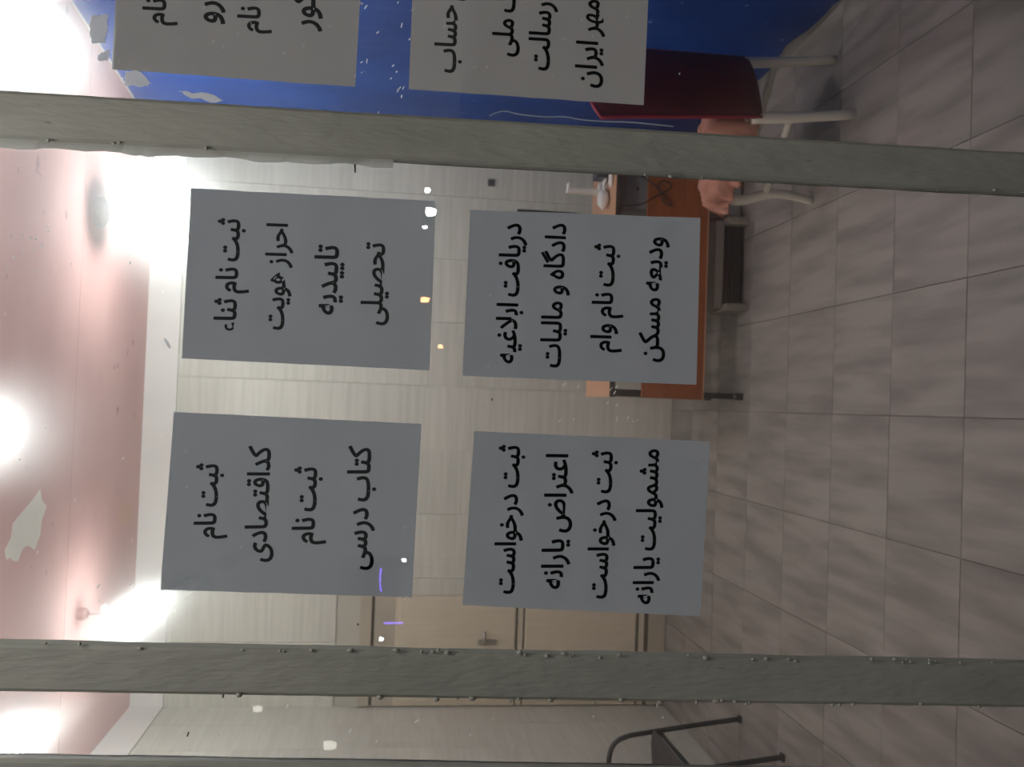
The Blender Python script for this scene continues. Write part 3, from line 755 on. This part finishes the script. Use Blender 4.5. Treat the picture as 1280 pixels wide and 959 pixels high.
right_edge = [((F[j][nu].co+B[j][nu].co)/2).copy() for j in range(nv-1, -1, -1)]
back = finish(bm, 'backrest', M_red, ch, smooth=True)
tubeobj('piping', left_edge+top_edge+right_edge, 0.008, M_redpipe, back, 8)
# salmon cloth bunched over the seat
bm = bmesh.new(); n = 26; rnd = random.Random(11); G = []
for j in range(n+1):
    row = []
    for i in range(n+1):
        s, t = i/n, j/n
        s2, t2 = (s*1.22-0.11), (t*1.04+0.085)
        edge = max(0, abs(s-0.5)-0.42)/0.08; edge2 = max(0, t-0.92)/0.08; edge3 = max(0, 0.05-t)/0.05
        e_ = max(edge, edge2)
        p = RN+Vector((-0.03, 0, 0))+e1*(s2*(RFR-RN).length)+e2*(t2*(FN-RN).length)
        crest = 0.10*math.exp(-((t-0.12)/0.16)**2)*(0.6+0.4*math.cos(s*4))
        z = 0.502+crest+0.012*math.sin(s*19+t*7)*math.sin(t*15-s*5)+rnd.uniform(-0.008, 0.008)-0.115*min(1, e_)
        out = 0.02*min(1, e_)*math.sin((s+t)*40)
        row.append(bm.verts.new(lc(p+e1*out+Vector((0, 0, z)))))
    G.append(row)
for j in range(n):
    for i in range(n): bm.faces.new((G[j][i], G[j][i+1], G[j+1][i+1], G[j+1][i]))
bot = [v for v in G[0]]+[G[j][n] for j in range(1, n+1)]+[G[n][i] for i in range(n-1, -1, -1)]+[G[j][0] for j in range(n-1, 0, -1)]
low = [bm.verts.new((v.co.x, v.co.y, 0.395)) for v in bot]
for k in range(len(bot)): bm.faces.new((bot[k], low[k], low[(k+1) % len(bot)], bot[(k+1) % len(bot)]))
sc_ = finish(bm, 'seat_cloth', M_cloth, ch, smooth=True); sc_['label'] = 'salmon cloth bunched over the seat'

# ------------------------------------------------------------------ black tubular chair at the left wall (faces the room)
bc = empty('visitor_chair', (-1.68, 4.36, 0)); tag(bc, 'black tubular chair with dark grey seat, cut off by the photo edge', 'chair')
def bl(x, y, z): return Vector((x+1.68, y-4.36, z))
for y, nm in ((4.62, 0), (4.10, 1)):
    pts = spline([(-1.535, y, 0.012), (-1.565, y, 0.25), (-1.60, y, 0.50), (-1.615, y, 0.585), (-1.645, y, 0.645), (-1.70, y, 0.672), (-1.80, y, 0.68), (-1.845, y, 0.675)], 8)
    lg = tubeobj('leg', [bl(*p) for p in pts], 0.0125, M_black, bc, 12); lg['label'] = 'front leg bending into an armrest'
    boxobj('foot_cap', bl(-1.535, y, 0.008), (0.034, 0.034, 0.016), M_blackplastic, lg, 0.004)
    rp = spline([(-1.86, y, 0.012), (-1.845, y, 0.30), (-1.845, y, 0.68), (-1.868, y, 0.95)], 8)
    l2 = tubeobj('leg', [bl(*p) for p in rp], 0.0115, M_black, bc, 12)
    boxobj('foot_cap', bl(-1.86, y, 0.008), (0.030, 0.03, 0.016), M_blackplastic, l2, 0.003)
    tubeobj('seat_bracket', [bl(-1.60, y, 0.42), bl(-1.845, y, 0.41)], 0.010, M_black, bc)
for x in (-1.60, -1.835):
    tubeobj('cross_tube', [bl(x, 4.10, 0.415), bl(x, 4.62, 0.415)], 0.010, M_black, bc)
bm = bmesh.new()
sp_ = [(-1.575, 0.452), (-1.59, 0.468), (-1.64, 0.470), (-1.85, 0.455), (-1.85, 0.405), (-1.78, 0.375), (-1.70, 0.395), (-1.62, 0.425)]
prism(bm, [bl(x, 4.125, z) for x, z in sp_], (0, 0.475, 0)); finish(bm, 'seat', M_greyseat, bc, 0.006)
bm = bmesh.new()
bp_ = [(-1.815, 0.56), (-1.80, 0.64), (-1.81, 0.82), (-1.825, 0.93), (-1.85, 0.93), (-1.832, 0.82), (-1.825, 0.64), (-1.833, 0.56)]
prism(bm, [bl(x, 4.125, z) for x, z in bp_], (0, 0.475, 0)); finish(bm, 'backrest', M_greyseat, bc, 0.004)

# ------------------------------------------------------------------ the street behind the viewer, mirrored in the glass
gr = boxobj('ground', (0, -12.0, -0.07), (60, 26.0, 0.10), M_pave); tag(gr, kind='structure')
def mirrored(x, y, dist):
    d = ray(x, y); k = YG/d.y; h = EYE+d*k; return h+Vector((d.x, -d.y, d.z))*(dist/d.y)
def street_lamp(x, y, dist, r, mt, label, elong=1.0):
    p = mirrored(x, y, dist)
    o = empty('street_lamp', (p.x, p.y, -0.02)); tag(o, label, 'street lamp', 'street lights mirrored in the window')
    h = p.z+0.02
    bm = bmesh.new(); lathe(bm, [(0.09, 0), (0.09, 0.03), (0.035, 0.05), (0.03, h-r*1.3)], 14); finish(bm, 'post', M_lampdark, o)
    bm = bmesh.new(); lathe(bm, [(0.03, h-r*elong-0.02), (r*0.8, h-r*elong*0.8), (r, h), (r*0.8, h+r*elong*0.75), (0.02, h+r*elong)], 14); finish(bm, 'lamp_head', mt, o, smooth=True)
    bm = bmesh.new(); lathe(bm, [(r*0.9, h+r*elong*0.85), (r*0.95, h+r*elong*1.0), (0.02, h+r*elong*1.3)], 14); finish(bm, 'cap', M_lampdark, o)
for (x, y, dist, r, mt, lb, el) in ((537, 265, 11.0, 0.06, M_streetw, 'widest white street light mirrored at a notice corner', 1.0),
                            (534, 238, 11.4, 0.030, M_streetw, 'small white street light mirrored between window bar and notice', 1.3),
                            (531, 284, 11.8, 0.024, M_streetw, 'faint white street light mirrored just beside the widest one', 1.4),
                            (530, 375, 12.2, 0.04, M_streeto, 'orange street light mirrored in the glass', 1.3),
                            (505, 700, 12.0, 0.022, M_streetw, 'white street light mirrored on the notice nearest the peeled ceiling patch', 1.6),
                            (477, 799, 11.5, 0.022, M_streetw, 'white street light mirrored over the tan door', 1.6),
                            (550, 433, 12.6, 0.028, M_streeto, 'dim orange street light mirrored between two notices', 1.0),
                            (411, 932, 11.0, 0.06, M_streetd, 'pale light mirrored in the middle of the narrow pane', 1.3),
                            (321, 886, 11.6, 0.045, M_streetd, 'small pale light mirrored in the narrow pane, close to the window bar', 1.2)):
    street_lamp(x, y, dist, r, mt, lb, el)
p1, p2 = mirrored(475, 726, 12.8), mirrored(490, 780, 12.8)
ns = empty('neon_sign', ((p1.x+p2.x)/2, p1.y-0.08, -0.02)); tag(ns, 'dark sign board with violet neon strokes, mirrored in the glass', 'sign')
nx = (p1.x+p2.x)/2; ny = p1.y-0.08
boxobj('board', (0, -0.03, 1.95), (1.3, 0.05, 0.9), M_black, ns, 0.01)
for s in (-1, 1): boxobj('post', (s*0.5, -0.03, 0.76), (0.06, 0.05, 1.52), M_black, ns)
tubeobj('neon_tube', [(p1.x-nx-0.17, 0.03, p1.z+0.0), (p1.x-nx, 0.03, p1.z+0.025), (p1.x-nx+0.17, 0.03, p1.z+0.01)], 0.012, M_neon, ns)
tubeobj('neon_tube', [(p2.x-nx, 0.03, p2.z+0.14), (p2.x-nx, 0.03, p2.z-0.14)], 0.012, M_neon, ns)
